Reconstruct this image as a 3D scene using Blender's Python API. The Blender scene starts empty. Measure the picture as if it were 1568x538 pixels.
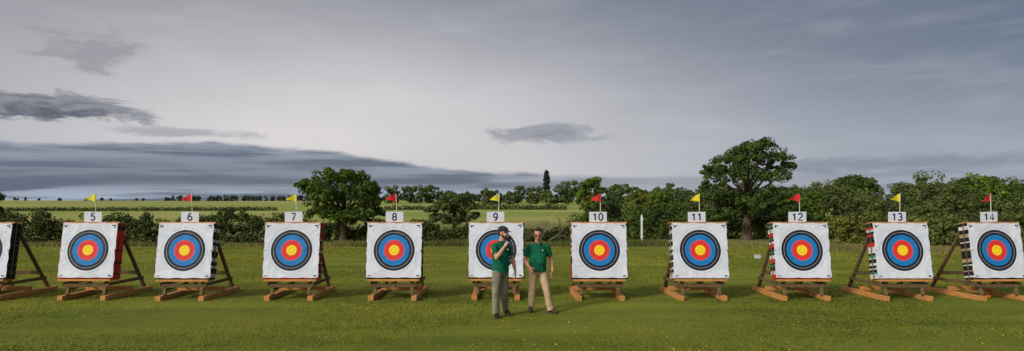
import bpy, math, random
import numpy as np
from mathutils import Vector, Matrix, Quaternion
rng = np.random.default_rng(7)
random.seed(7)
scene = bpy.context.scene
scene.view_settings.view_transform = 'Standard'
scene.view_settings.look = 'None'
scene.view_settings.exposure = 0
COL = scene.collection

# ------------------------------------------------------------------ node helpers
class G:
    def __init__(s, tree):
        s.t = tree; s.n = tree.nodes; s.l = tree.links
    def put(s, sock, v):
        if v is None: return
        if isinstance(v, bpy.types.NodeSocket): s.l.new(v, sock)
        else:
            if sock.type == 'RGBA' and hasattr(v, '__len__') and len(v) == 3: v = (*v, 1)
            sock.default_value = v
    def math(s, op, a, b=None, c=None, clamp=False):
        n = s.n.new('ShaderNodeMath'); n.operation = op; n.use_clamp = clamp
        s.put(n.inputs[0], a); s.put(n.inputs[1], b)
        if c is not None: s.put(n.inputs[2], c)
        return n.outputs[0]
    def mix(s, f, a, b, blend='MIX'):
        n = s.n.new('ShaderNodeMix'); n.data_type = 'RGBA'; n.blend_type = blend
        s.put(n.inputs[0], f); s.put(n.inputs[6], a); s.put(n.inputs[7], b)
        return n.outputs[2]
    def ss(s, v, lo, hi, tlo=0.0, thi=1.0):
        n = s.n.new('ShaderNodeMapRange'); n.interpolation_type = 'SMOOTHSTEP'
        s.put(n.inputs[0], v); s.put(n.inputs[1], lo); s.put(n.inputs[2], hi); s.put(n.inputs[3], tlo); s.put(n.inputs[4], thi)
        return n.outputs[0]
    def noise(s, vec, scale=5, detail=4, rough=0.5, dist=0.0):
        n = s.n.new('ShaderNodeTexNoise')
        if vec is not None: s.l.new(vec, n.inputs['Vector'])
        n.inputs['Scale'].default_value = scale; n.inputs['Detail'].default_value = detail
        n.inputs['Roughness'].default_value = rough; n.inputs['Distortion'].default_value = dist
        return n.outputs[0]
    def vec(s, x, y, z):
        n = s.n.new('ShaderNodeCombineXYZ')
        s.put(n.inputs[0], x); s.put(n.inputs[1], y); s.put(n.inputs[2], z)
        return n.outputs[0]
    def sep(s, v):
        n = s.n.new('ShaderNodeSeparateXYZ'); s.l.new(v, n.inputs[0]); return n.outputs
    def scalev(s, v, sc):
        n = s.n.new('ShaderNodeVectorMath'); n.operation = 'MULTIPLY'
        s.l.new(v, n.inputs[0]); n.inputs[1].default_value = sc
        return n.outputs[0]

def newmat(name):
    m = bpy.data.materials.new(name); m.use_nodes = True
    g = G(m.node_tree)
    b = m.node_tree.nodes['Principled BSDF']
    return m, g, b

def pmat(name, col, rough=0.7, var=0.15, scale=8, bump=0.0, bscale=40, spec=0.3, stretch=(1,1,1), col2=None):
    m, g, b = newmat(name)
    tc = g.n.new('ShaderNodeTexCoord').outputs['Object']
    v = g.scalev(tc, stretch)
    nz = g.noise(v, scale, 5, 0.6)
    c2 = col2 if col2 else tuple(c*(1-2*var) for c in col)
    c1 = col if col2 else tuple(min(1, c*(1+var)) for c in col)
    g.put(b.inputs['Base Color'], g.mix(g.ss(nz, 0.3, 0.7), c2, c1))
    b.inputs['Roughness'].default_value = rough
    b.inputs['Specular IOR Level'].default_value = spec
    if bump:
        bn = g.n.new('ShaderNodeBump'); bn.inputs['Strength'].default_value = bump; bn.inputs['Distance'].default_value = 0.01
        g.l.new(g.noise(v, bscale, 4, 0.6), bn.inputs['Height']); g.l.new(bn.outputs[0], b.inputs['Normal'])
    return m

def leafmat(name, dark, light, trans=0.25):
    m, g, b = newmat(name)
    at = g.n.new('ShaderNodeAttribute'); at.attribute_name = 'tone'
    c = g.mix(at.outputs['Fac'], dark, light)
    g.put(b.inputs['Base Color'], c)
    b.inputs['Roughness'].default_value = 0.65
    b.inputs['Specular IOR Level'].default_value = 0.15
    tr = g.n.new('ShaderNodeBsdfTranslucent'); g.l.new(c, tr.inputs[0])
    mx = g.n.new('ShaderNodeMixShader'); mx.inputs[0].default_value = trans
    g.l.new(b.outputs[0], mx.inputs[1]); g.l.new(tr.outputs[0], mx.inputs[2])
    out = [n for n in g.n if n.type == 'OUTPUT_MATERIAL'][0]
    g.l.new(mx.outputs[0], out.inputs[0])
    return m

# ------------------------------------------------------------------ mesh helpers
def link(o, parent=None):
    COL.objects.link(o)
    if parent: o.parent = parent
    return o

def empty(name, loc=(0,0,0), rotz=0):
    e = bpy.data.objects.new(name, None); e.location = loc; e.rotation_euler = (0,0,rotz)
    e.empty_display_size = 0.2
    return link(e)

def mesh_np(name, V, F, mats, tone=None, smooth=False):
    me = bpy.data.meshes.new(name)
    V = np.asarray(V, dtype=np.float32); F = np.asarray(F, dtype=np.int32)
    k = F.shape[1]
    me.vertices.add(len(V)); me.vertices.foreach_set('co', V.ravel())
    me.loops.add(F.size); me.loops.foreach_set('vertex_index', F.ravel())
    me.polygons.add(len(F))
    me.polygons.foreach_set('loop_start', np.arange(0, F.size, k, dtype=np.int32))
    me.polygons.foreach_set('loop_total', np.full(len(F), k, dtype=np.int32))
    if smooth: me.polygons.foreach_set('use_smooth', np.ones(len(F), dtype=bool))
    for m in (mats if isinstance(mats, (list, tuple)) else [mats]): me.materials.append(m)
    if tone is not None:
        a = me.attributes.new('tone', 'FLOAT', 'POINT')
        a.data.foreach_set('value', np.asarray(tone, dtype=np.float32))
    me.update(calc_edges=True)
    return me

class MB:
    """poly soup builder with materials"""
    def __init__(s): s.v=[]; s.f=[]; s.m=[]
    def add(s, vs, fs, mi=0):
        o=len(s.v); s.v += [tuple(v) for v in vs]
        s.f += [tuple(i+o for i in f) for f in fs]; s.m += [mi]*len(fs)
    def box(s, lo, hi, mi=0, M=None):
        x0,y0,z0=lo; x1,y1,z1=hi
        vs=[Vector(p) for p in [(x0,y0,z0),(x1,y0,z0),(x1,y1,z0),(x0,y1,z0),(x0,y0,z1),(x1,y0,z1),(x1,y1,z1),(x0,y1,z1)]]
        if M: vs=[M@v for v in vs]
        s.add(vs,[(0,3,2,1),(4,5,6,7),(0,1,5,4),(1,2,6,5),(2,3,7,6),(3,0,4,7)],mi)
    def beam(s, p0, p1, w, d, mi=0, side=(1,0,0)):
        p0=Vector(p0); p1=Vector(p1); t=(p1-p0).normalized()
        a=Vector(side); a=(a-t*a.dot(t)).normalized(); b=t.cross(a)
        vs=[]
        for p in (p0,p1):
            for sa,sb in ((-1,-1),(1,-1),(1,1),(-1,1)):
                vs.append(p+a*sa*w/2+b*sb*d/2)
        s.add(vs,[(0,3,2,1),(4,5,6,7),(0,1,5,4),(1,2,6,5),(2,3,7,6),(3,0,4,7)],mi)
    def ell(s, c, r, mi=0, M=None, nu=16, nv=10):
        vs=[];fs=[]
        c=Vector(c)
        for i in range(nv+1):
            th=math.pi*i/nv
            for j in range(nu):
                ph=2*math.pi*j/nu
                p=Vector((r[0]*math.sin(th)*math.cos(ph), r[1]*math.sin(th)*math.sin(ph), r[2]*math.cos(th)))
                if M: p=M@p
                vs.append(c+p)
        for i in range(nv):
            for j in range(nu):
                a=i*nu+j; b=i*nu+(j+1)%nu
                fs.append((a,a+nu,b+nu,b))
        s.add(vs,fs,mi)
    def tube(s, pts, rad, side=(1,0,0), mi=0, n=12, caps=True):
        pts=[Vector(p) for p in pts]; vs=[]; fs=[]
        for i,p in enumerate(pts):
            t=(pts[min(i+1,len(pts)-1)]-pts[max(i-1,0)]).normalized()
            a=Vector(side); a=a-t*a.dot(t)
            if a.length<1e-3: a=Vector((0,1,0.1)); a=a-t*a.dot(t)
            a.normalize(); b=t.cross(a)
            r=rad[i]; ra,rb=(r if hasattr(r,'__len__') else (r,r))
            for j in range(n):
                ph=2*math.pi*j/n
                vs.append(p+a*ra*math.cos(ph)+b*rb*math.sin(ph))
        for i in range(len(pts)-1):
            for j in range(n):
                q=i*n+j; w=i*n+(j+1)%n
                fs.append((q,w,w+n,q+n))
        if caps:
            fs.append(tuple(reversed(range(n)))); fs.append(tuple(range((len(pts)-1)*n,len(pts)*n)))
        s.add(vs,fs,mi)
    def limb(s, pts, rad, side=(1,0,0), n=14, caps=True):
        s.tube(pts,rad,side,0,n)
        for i,p in enumerate(pts):
            r=rad[i]; r=r if hasattr(r,'__len__') else (r,r)
            q=min(r)
            if caps or 0<i<len(pts)-1: s.ell(p,(q,q,q),nu=12,nv=8)
    def mesh(s, name, mats, smooth=False):
        me=bpy.data.meshes.new(name); me.from_pydata(s.v,[],s.f)
        for m in mats: me.materials.append(m)
        me.polygons.foreach_set('material_index', s.m)
        if smooth: me.polygons.foreach_set('use_smooth',[True]*len(s.f))
        me.update(); return me
    def obj(s, name, mats, parent=None, smooth=False, bevel=0, voxel=0, sm=3, smf=0.5):
        o=bpy.data.objects.new(name, s.mesh(name,mats,smooth)); link(o,parent)
        if voxel:
            r=o.modifiers.new('r','REMESH'); r.mode='VOXEL'; r.voxel_size=voxel; r.use_smooth_shade=True
            if sm:
                k=o.modifiers.new('s','SMOOTH'); k.factor=smf; k.iterations=sm
        if bevel:
            b=o.modifiers.new('b','BEVEL'); b.width=bevel; b.segments=1; b.limit_method='ANGLE'
        return o

def leaves(C, N, size, aspect=0.65):
    n=len(C)
    N=N/np.linalg.norm(N,axis=1,keepdims=True)
    R=rng.normal(size=(n,3))
    U=np.cross(N,R); U/=np.linalg.norm(U,axis=1,keepdims=True)
    W=np.cross(N,U)
    s=size if hasattr(size,'__len__') else np.full(n,size)
    s=(s*rng.uniform(0.6,1.3,n))[:,None]
    V=np.stack([C-U*s, C-W*s*aspect+N*s*0.15, C+U*s, C+W*s*aspect+N*s*0.15],axis=1).reshape(-1,3)
    F=np.arange(4*n).reshape(-1,4)
    return V,F

def foliage_from_clumps(name, CL, R, per, lsize, mat, parent=None, flat=0.8, lump=None):
    CL=np.asarray(CL); R=np.asarray(R); n=len(CL)
    D=rng.normal(size=(n*per,3)); D/=np.linalg.norm(D,axis=1,keepdims=True)
    rad=rng.uniform(0.25,1.0,n*per)**0.45
    rr=np.repeat(R,per); cc=np.repeat(CL,per,axis=0)
    off=D*rad[:,None]*rr[:,None]; off[:,2]*=flat
    P=cc+off
    Nn=D*0.9+rng.normal(size=P.shape)*0.40+np.array([0,0,0.30])
    V,F=leaves(P,Nn,lsize)
    ct=rng.uniform(0,1,n)
    if lump:   # whole bushes / trees differ in tone too
        k=2*np.pi/lump
        big=0.5+0.27*np.sin(CL[:,0]*k+1.7)+0.27*np.sin(CL[:,0]*k*2.37+CL[:,1]*k)
        ct=np.clip(0.30*ct+0.95*big-0.12,0,1)
    tone=np.clip(np.repeat(ct,per)*0.70+rng.uniform(0,0.40,n*per),0,1)
    me=mesh_np(name,V,F,mat,np.repeat(tone,4))
    o=bpy.data.objects.new(name,me); link(o,parent)
    return o

# ------------------------------------------------------------------ materials
bark = pmat('bark',(0.095,0.075,0.055),0.9,0.3,6,0.8,20,0.1,(3,3,0.6))
leaf_oak  = leafmat('oak_leaves',(0.024,0.048,0.010),(0.125,0.190,0.024))
leaf_oak2 = leafmat('oak_leaves_dark',(0.020,0.042,0.012),(0.100,0.155,0.028))
leaf_hedge= leafmat('hedge_leaves',(0.016,0.030,0.010),(0.085,0.120,0.026))
leaf_haw  = leafmat('hawthorn_leaves',(0.050,0.070,0.014),(0.190,0.210,0.040))
leaf_olive= leafmat('olive_leaves',(0.030,0.048,0.016),(0.14,0.175,0.048))
leaf_light= leafmat('light_leaves',(0.045,0.085,0.014),(0.17,0.26,0.035))
leaf_far  = leafmat('far_wood_leaves',(0.022,0.038,0.018),(0.125,0.160,0.045),0.1)  # a little lighter and bluer, distance haze put into the leaf colour
leaf_farb = leafmat('far_line_leaves',(0.04,0.058,0.045),(0.085,0.11,0.07),0.1)  # bluish leaf colour carries the haze of the far treeline
leaf_con  = leafmat('conifer_leaves',(0.012,0.024,0.014),(0.03,0.05,0.025),0.1)

# ------------------------------------------------------------------ terrain
def th(x,y):
    x=np.asarray(x,dtype=float); y=np.asarray(y,dtype=float)
    s=np.clip(y-90,0,340)
    z=0.0175*s*(0.6+0.4*np.clip(s/120,0,1))
    z=z+np.where(y>90, 0.35*np.sin(x*0.013+1.0)*np.clip(s/200,0,1),0)
    z=z-np.clip(y-440,0,3000)*0.002
    return z

def graded(a,b,fine,g):
    out=[0.0]; st=fine
    while out[-1]<b: out.append(out[-1]+st); st*=g
    neg=[0.0]; st=fine
    while neg[-1]>a: neg.append(neg[-1]-st); st*=g
    return np.array(sorted(set(neg+out)))
xs=graded(-3000,3000,1.5,1.06); ys=graded(-300,4000,1.5,1.05)
XX,YY=np.meshgrid(xs,ys)
ZZ=th(XX,YY)+np.where(np.abs(YY)<60,0.015*np.sin(XX*0.7)*np.sin(YY*0.5+1),0)
V=np.stack([XX,YY,ZZ],-1).reshape(-1,3)
nx=len(xs); ny=len(ys)
I=np.arange(nx*ny).reshape(ny,nx)
F=np.stack([I[:-1,:-1],I[:-1,1:],I[1:,1:],I[1:,:-1]],-1).reshape(-1,4)
gm,g,b=newmat('grass_field')
pos=g.n.new('ShaderNodeNewGeometry').outputs['Position']
px_,py_,pz_=g.sep(pos)
n1=g.noise(g.scalev(pos,(0.16,0.55,1)),1.0,5,0.6)
n2=g.noise(g.scalev(pos,(1,1.4,1)),1.6,6,0.65)
n3=g.noise(g.scalev(pos,(1,1,1)),26,5,0.75)
n4=g.noise(g.scalev(pos,(0.05,1.1,1)),1.0,2,0.5)
c=g.mix(g.ss(n1,0.3,0.7),(0.095,0.135,0.014),(0.215,0.235,0.030))
c=g.mix(g.math('MULTIPLY',g.ss(n2,0.35,0.75),0.6),c,(0.24,0.225,0.038))
c=g.mix(g.math('MULTIPLY',g.ss(n4,0.45,0.62),0.45),c,(0.26,0.275,0.032))
c=g.mix(g.ss(n3,0.25,0.75,0.0,0.6),c,(0.060,0.088,0.012))
edge=g.math('ADD',py_,g.math('MULTIPLY',n2,3.0))
rough=g.mix(g.ss(n2,0.3,0.7),(0.09,0.115,0.024),(0.25,0.22,0.075))
c=g.mix(g.ss(edge,35.0,37.5),c,rough)
nf=g.noise(g.scalev(pos,(0.01,0.03,1)),1.0,5,0.6)
nf2=g.noise(g.scalev(pos,(0.2,0.5,1)),1.0,4,0.6)
far=g.mix(g.ss(nf,0.38,0.62),(0.20,0.26,0.05),(0.36,0.34,0.11))  # pale field, its colours also kept lighter in place of distance haze
far=g.mix(g.ss(nf2,0.3,0.8,0,0.45),far,(0.13,0.17,0.045))
c=g.mix(g.ss(py_,70,100),c,far)
g.put(b.inputs['Base Color'],c); b.inputs['Roughness'].default_value=0.9; b.inputs['Specular IOR Level'].default_value=0.1
bn=g.n.new('ShaderNodeBump'); bn.inputs['Strength'].default_value=0.8; bn.inputs['Distance'].default_value=0.03
g.l.new(n3,bn.inputs['Height']); g.l.new(bn.outputs[0],b.inputs['Normal'])
link(bpy.data.objects.new('ground',mesh_np('ground',V,F,gm,smooth=True)))

# ---- grass blades
def blades(name, X, Y, h, w, mat, lean=0.5, zoff=0.0, tone=None):
    n=len(X); Z=th(X,Y)+zoff
    a=rng.uniform(0,2*np.pi,n); u=np.stack([np.cos(a),np.sin(a),np.zeros(n)],1)
    l=rng.normal(size=(n,3))*lean; l[:,2]=0
    B=np.stack([X,Y,Z-0.005],1)
    H=(h*rng.uniform(0.5,1.25,n))[:,None]; W=(w*rng.uniform(0.7,1.3,n))[:,None]
    up=np.array([0,0,1.0])
    V=np.stack([B-u*W,B+u*W,B+(up+l)*H],1).reshape(-1,3)
    F=np.arange(3*n).reshape(-1,3)
    if tone is None: tone=rng.uniform(0,1,n)
    link(bpy.data.objects.new(name,mesh_np(name,V,F,mat,np.repeat(tone,3))))
def vnoise(x,y,sx,sy,seed):
    r=np.random.default_rng(seed); t=np.zeros_like(x)
    for k in range(14):
        a=r.normal()*sx; b2=r.normal()*sy; t+=np.sin(a*x+b2*y+r.uniform(0,6.28))
    return np.clip(0.5+t/8,0,1)
grassm=leafmat('grass_blades',(0.050,0.086,0.008),(0.340,0.335,0.045),0.35)
N=340000
Y=7.5+ (34-7.5)*rng.uniform(0,1,N)**1.6
X=rng.uniform(-1,1,N)*(Y*0.86+1.5)
stripe=0.5+0.5*np.sin(Y*2*np.pi/2.6+0.15*np.sin(X*0.3))
patch_=vnoise(X,Y,1.6,2.4,5); fine_=vnoise(X,Y,7,9,15); big_=vnoise(X,Y,0.30,1.2,3)
tn=np.clip(0.40*big_+0.38*(patch_-0.5)+0.30*(fine_-0.5)+0.14*stripe+0.0+0.24*np.clip((Y-13)/12,0,1)-0.08*np.clip((13-Y)/4,0,1)+rng.uniform(-0.08,0.32,N),0,1)  # nearer blades darkened in tone for the shade seen down between them
blades('mown_grass',X,Y,(0.016+0.0006*Y)*(0.8+0.5*patch_),0.0035+0.0005*Y,grassm,0.9,0,tn)
roughm=leafmat('rough_grass_blades',(0.060,0.088,0.018),(0.27,0.24,0.085),0.25)
N=36000
X=rng.uniform(-42,42,N); Y=36.3+rng.normal(size=N)*0.9
blades('rough_grass_margin',X,Y,0.10+0.22*vnoise(X,Y,1.2,0.8,29),0.022,roughm,0.35,0,vnoise(X,Y,0.6,0.5,9)*0.7+rng.uniform(0,0.3,N))
N=30000
u=rng.uniform(0,1,N); X=14+u*20; Y=33.5-u*5.5+rng.normal(size=N)*0.9
blades('rough_grass_margin',X,Y,0.26,0.02,roughm,0.3,0,np.clip(0.35+0.5*vnoise(X,Y,0.6,0.5,19)+rng.uniform(-.1,0.3,N),0,1))
butter=pmat('buttercup_petal',(0.75,0.52,0.02),0.5,0.1)
N=1100
Y=8+18*rng.uniform(0,1,N)**1.4; X=rng.uniform(-1,1,N)*(Y*0.86+1)
keep=vnoise(X,Y,0.5,0.7,44)>0.5; X=X[keep];Y=Y[keep]
C=np.stack([X,Y,np.full(len(X),0.035)],1)
V,F=leaves(C,rng.normal(size=C.shape)*0.4+np.array([0,-0.5,1]),0.009,1.0)
link(bpy.data.objects.new('buttercup_flowers',mesh_np('buttercup_flowers',V,F,butter)))

# ------------------------------------------------------------------ trees
def tree(name, x, y, lobes, mat, trunk_r, depth, sub=11, per=60, lsize=0.09, subr=0.42, fork=None, ycopies=3, base_drop=0.0, flat=0.85):
    z0=float(th(x,y))-base_drop
    e=empty(name,(x,y,z0))
    CL=[];R=[];cent=[]
    for dx,z,r in lobes:
        for k in range(ycopies):
            dy=(k-(ycopies-1)/2)*depth*0.42*random.uniform(0.7,1.25)
            sh=1-0.16*abs(k-(ycopies-1)/2)
            c=np.array([dx*sh+random.uniform(-.1,.1)*r,dy,z*(1 if k==(ycopies-1)//2 else 0.97)+random.uniform(-.15,.1)*r])
            cent.append(c)
            for _ in range(sub):
                d=rng.normal(size=3); d/=np.linalg.norm(d); 
                if d[2]<-0.3: d[2]*=-0.5
                CL.append(c+d*r*random.uniform(0.55,0.95)*np.array([1,1,flat])); R.append(r*subr*random.uniform(0.55,1.25))
    foliage_from_clumps('foliage',CL,R,per,lsize,mat,e)
    mb=MB()
    zmin=min(l[1] for l in lobes); zmax=max(l[1] for l in lobes)
    fk=fork if fork else max(0.6,zmin)
    top=zmin+(zmax-zmin)*0.7
    cx=sum(l[0] for l in lobes)/len(lobes)
    tp=[(0,0,-0.2),(0.0,0,0.05),(0.03,0.02,fk*0.5),(cx*0.3,0,fk),(cx*0.6+0.1,0.05,(fk+top)/2),(cx,0,top)]
    tr=[trunk_r*1.6,trunk_r*1.25,trunk_r,trunk_r*0.85,trunk_r*0.5,trunk_r*0.2]
    mb.tube(tp,tr,n=10)
    for c in cent[::2]:
        f=random.uniform(0.0,0.7); s=Vector((cx*0.3,0,fk)).lerp(Vector((cx,0,top)),f*0.8)
        if c[2]<s.z: s=Vector((0,0,max(fk*0.7,min(c[2]*0.8,fk))))
        E=Vector(c); m1=s.lerp(E,0.4)+Vector((0,0,0.12*(E-s).length)); r0=trunk_r*(0.42-0.25*f)
        mb.tube([s,m1,s.lerp(E,0.75)+Vector((random.uniform(-.1,.1),0,0.05)),E],[r0,r0*0.7,r0*0.45,r0*0.2],n=7)
        for q in range(3):
            d=Vector((random.gauss(0,1),random.gauss(0,1),random.gauss(0.3,1))).normalized()*random.uniform(0.3,0.7)
            mb.tube([m1.lerp(E,0.5),m1.lerp(E,0.7)+d*0.5,E+d],[r0*0.35,r0*0.2,r0*0.08],n=5)
    mb.obj('trunk_and_limbs',[bark],e,smooth=True)
    return e

def blob_lobes(w,h0,h1,n,r):
    L=[]
    for i in range(n):
        a=random.uniform(0,2*math.pi); q=math.sqrt(random.uniform(0.1,1))
        zc=(h0+h1)/2; hz=(h1-h0)/2
        L.append((math.cos(a)*q*(w/2-r*0.8), zc+math.sin(a)*q*(hz-r*0.7), r*random.uniform(0.75,1.2)))
    return L

L=[(-.2,5.75,.85),(1.0,6.0,.75),(-1.15,5.1,.75),(1.95,5.25,.7),(-1.8,4.1,.9),(0,4.3,1.2),(1.8,4.1,.95),(-2.15,2.85,.8),(-.8,2.4,.95),
   (.8,2.5,1.05),(2.25,2.8,.8),(2.65,2.0,.55),(0.1,1.75,.75),(-1.7,1.5,.5),(1.8,1.5,.7),(-2.5,4.5,.42),(.4,5.4,.6),(2.5,4.75,.4),(-2.6,3.6,.35)]
tree('oak_tree',15.0,42,L,leaf_oak2,0.30,3.6,sub=10,per=50,lsize=0.080,subr=0.38,fork=1.5)
L=[(-1.1,3.8,.8),(-.1,3.95,.72),(1.1,3.75,.8),(-1.8,3.2,.75),(1.9,3.1,.65),(-2.25,3.45,.45),(-1.1,2.6,.95),(.3,2.8,1.1),(1.7,2.2,.8),
   (-1.5,1.8,.7),(-.3,1.5,.9),(1.1,1.4,.8),(2.2,1.7,.5)]
tree('oak_tree',-10.3,40,L,leaf_oak,0.22,3.4,sub=10,per=50,lsize=0.080,subr=0.38,fork=1.0)
tree('hawthorn_tree',-3.7,42,[(-.2,2.7,.55),(.5,2.6,.5),(-.8,2.2,.6),(1.1,2.1,.5),(0.2,2.0,.8),(-1.1,1.4,.5),(-.3,1.2,.6),(.7,1.3,.6),(1.4,1.5,.3),(-1.6,1.9,.3)],leaf_olive,0.13,2.2,sub=9,per=38,lsize=0.075)
tree('ash_tree',7.2,60,blob_lobes(3.2,1.6,5.5,15,0.55),leaf_light,0.10,2.2,sub=6,per=26,lsize=0.10,subr=0.5,ycopies=2)
tree('field_tree',41.5,80,blob_lobes(5.0,2.2,6.3,18,1.0),leaf_oak2,0.25,3.2,sub=9,per=40,lsize=0.14)
tree('field_tree',37.2,52,blob_lobes(4.2,1.4,4.85,15,0.85),leaf_light,0.2,3,sub=9,per=46,lsize=0.11)
tree('field_tree',31.5,50,blob_lobes(4.2,1.0,4.1,14,0.8),leaf_olive,0.2,3,sub=9,per=46,lsize=0.11)
tree('field_tree',44.5,55,blob_lobes(5.5,1.4,4.9,15,0.95),leaf_oak2,0.2,3,sub=9,per=46,lsize=0.11)
tree('field_tree',26.6,60,blob_lobes(4.0,1.0,3.9,12,0.8),leaf_oak,0.2,3,sub=9,per=46,lsize=0.11)
tree('field_tree',-48.3,60,blob_lobes(3.0,1.2,3.6,10,0.6),leaf_oak2,0.2,2.5,sub=9,per=46,lsize=0.11)
tree('field_tree',11.2,58,blob_lobes(3.4,0.8,3.7,11,0.7),leaf_haw,0.15,2.5,sub=8,per=42,lsize=0.10)
tree('field_tree',14.6,66,blob_lobes(3.0,0.8,4.3,11,0.65),leaf_light,0.15,2.5,sub=8,per=38,lsize=0.11)
tree('field_tree',33.2,66,blob_lobes(3.6,1.0,4.5,12,0.75),leaf_olive,0.18,2.5,sub=8,per=40,lsize=0.12)
tree('field_tree',29.8,70,blob_lobes(3.0,1.0,4.4,11,0.65),leaf_oak2,0.18,2.5,sub=8,per=40,lsize=0.12)

e=empty('dead_tree',(2.0,39.2,0))
mb=MB()
random.seed(5)
def twig(p,d,l,r,dep):
    q=p+d*l; m=p.lerp(q,0.5)+Vector((random.gauss(0,.04),random.gauss(0,.04),random.gauss(0,.04)))*l*2
    mb.tube([p,m,q],[r,r*0.8,r*0.55],n=6)
    if dep==0: return
    for k in range(3):
        dd=(d+Vector((random.gauss(0,.65),random.gauss(0,.4),random.gauss(0.05,.45)))).normalized()
        twig(m.lerp(q,random.uniform(0,1)),dd,l*random.uniform(0.55,0.8),r*0.5,dep-1)
twig(Vector((-0.4,0,0)),Vector((0.3,0,1)).normalized(),0.8,0.06,4)
twig(Vector((0.2,0,0.1)),Vector((0.9,0,0.6)).normalized(),0.9,0.05,4)
twig(Vector((-0.2,0,0.1)),Vector((-0.7,0,0.7)).normalized(),0.6,0.04,3)
mb.obj('trunk_and_branches',[pmat('dead_wood',(0.16,0.13,0.10),0.9,0.2)],e)
random.seed(11)

# hedges ----------------------------------------------------------------
def hedge(name, pts, mat, step=0.30, cr=0.34, per=52, lsize=0.075, hvar=0.22, dens=5, lump=3.5):
    CL=[];R=[]
    for (x0,y0,h0,w0),(x1,y1,h1,w1) in zip(pts[:-1],pts[1:]):
        Ln=math.hypot(x1-x0,y1-y0); n=max(2,int(Ln/step))
        for i in range(n):
            t=(i+random.random())/n
            x=x0+(x1-x0)*t; y=y0+(y1-y0)*t; h=h0+(h1-h0)*t; w=w0+(w1-w0)*t
            s=x
            h*=1+hvar*(0.5*math.sin(s*0.9/max(cr,.3)*0.4+y)+0.5*math.sin(s*2.3+1.3)*0.6)
            for k in range(dens):
                q=random.uniform(-1,1); zz=random.uniform(0.1,1)**0.8*h
                CL.append((x+random.uniform(-1,1)*step,y+q*w/2*math.sqrt(max(0.15,1-(zz/h)**2*0.7)),float(th(x,y))+max(cr*0.4,zz-cr*0.6)))
                R.append(cr*random.uniform(0.6,1.3))
    return foliage_from_clumps(name,CL,R,per,lsize,mat,lump=lump)

hedge('field_hedge',[(-50,38,1.75,1.6),(-30,38,1.72,1.6),(-16.4,38,1.7,1.6),(-14.5,38,2.0,2.0),(-12.0,38.5,1.8,2.0)],leaf_hedge,dens=8,hvar=0.3)
hedge('field_hedge',[(-12.5,41,1.35,1.4),(-7.7,40.5,1.25,1.3),(-5.3,40.5,1.2,1.2),(-2,40,1.15,1.2),(0.7,40,0.85,1.2),(4.4,40.5,1.1,1.2)],leaf_hedge,dens=7,hvar=0.35)
hedge('shrub_thicket',[(3.9,42.5,1.4,2.0),(5.2,43,2.0,2.2),(9,43,2.15,2.4),(12.6,44,2.1,2.4),(17,44,1.9,2.4),(21.5,43,2.1,2.4)],leaf_oak2,dens=9,cr=0.42,lsize=0.085,lump=4,hvar=0.35)
hedge('shrub_thicket',[(7.5,62,2.7,4),(12,72,3.3,5),(17,74,3.8,5),(23,76,3.6,5),(30,78,3.8,5),(38,78,4.0,5),(46,78,4.5,5),(62,80,5.0,5)],leaf_far,step=0.7,dens=9,cr=0.75,per=56,lsize=0.16,hvar=0.5,lump=7)
hedge('shrub_thicket',[(24,47,2.5,3),(30,47,3.0,3.5),(38,48,3.5,3.5),(50,48,3.8,3.5)],leaf_olive,step=0.5,dens=9,cr=0.5,per=52,lsize=0.11,hvar=0.5,lump=5)
hedge('hawthorn_hedge',[(16.9,34.6,1.5,1.6),(18.2,34.2,1.95,2.2),(20.3,33.6,1.95,2.3),(21.4,33,1.7,2.0)],leaf_haw,dens=10,hvar=0.15)
hedge('hawthorn_hedge',[(20.5,32.2,2.05,2.2),(22.6,31.6,2.35,2.4),(25.5,31,2.55,2.6),(31,30,2.7,2.8)],leaf_olive,dens=11,hvar=0.35)
hedge('hawthorn_hedge',[(-5.6,41.5,1.5,1.2),(-4.8,41.5,1.35,1.2)],leaf_haw,dens=8)
hedge('distant_hedge',[(-150,160,1.1,1.2),(-110,160,0.9,1.2),(-58,161,1.0,1.2)],leaf_far,step=0.8,dens=4,cr=0.7,per=26,lsize=0.22,lump=15)
hedge('distant_hedge',[(-32,165,1.2,1.2),(-10,168,1.6,1.2),(14,166,1.3,1.2)],leaf_far,step=0.8,dens=4,cr=0.8,per=26,lsize=0.22,lump=15)
def wood(name,pts,mat,spacing,leaf,per=70,sub=6,n_extra=1,cr=0.3):
    CL=[];R=[]
    for (x0,y0,h0),(x1,y1,h1) in zip(pts[:-1],pts[1:]):
        n=max(1,int(math.hypot(x1-x0,y1-y0)/spacing))
        for i in range(n*n_extra):
            t=(i+random.random()*0.9)/(n*n_extra); x=x0+(x1-x0)*t+random.uniform(-1,1); y=y0+(y1-y0)*t+random.uniform(-10,10)
            h=(h0+(h1-h0)*t)*random.uniform(0.62,1.15); z=float(th(x,y)); w=h*random.uniform(0.32,0.5)
            for _ in range(sub*2):
                a=random.uniform(0,6.28); u=random.uniform(0.05,0.92)
                rr=w*math.sqrt(max(0.05,1-(abs(u-0.45)/0.58)**2))*random.uniform(0.3,0.9)
                CL.append((x+math.cos(a)*rr,y+math.sin(a)*rr,z+u*h)); R.append(h*cr*0.55*random.uniform(0.6,1.2))
    foliage_from_clumps(name,CL,R,per,leaf,mat,lump=13)
wood('distant_woodland',[(-56,280,6.0),(-44,280,7.2),(-30,282,7.4),(-23,285,5.0),(-10,290,6.0),(0,290,8.0),(14,290,9.2),(32,290,8.8),(60,285,7.5),(110,280,8.0),(180,280,9.5),(260,280,11)],leaf_far,2.6,0.42,per=60,sub=7)
wood('distant_woodland',[(-12,245,4.6),(5,240,5.4),(20,235,5.8),(40,235,6.0),(90,230,5.2)],leaf_far,2.6,0.40,per=50,sub=6)
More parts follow.
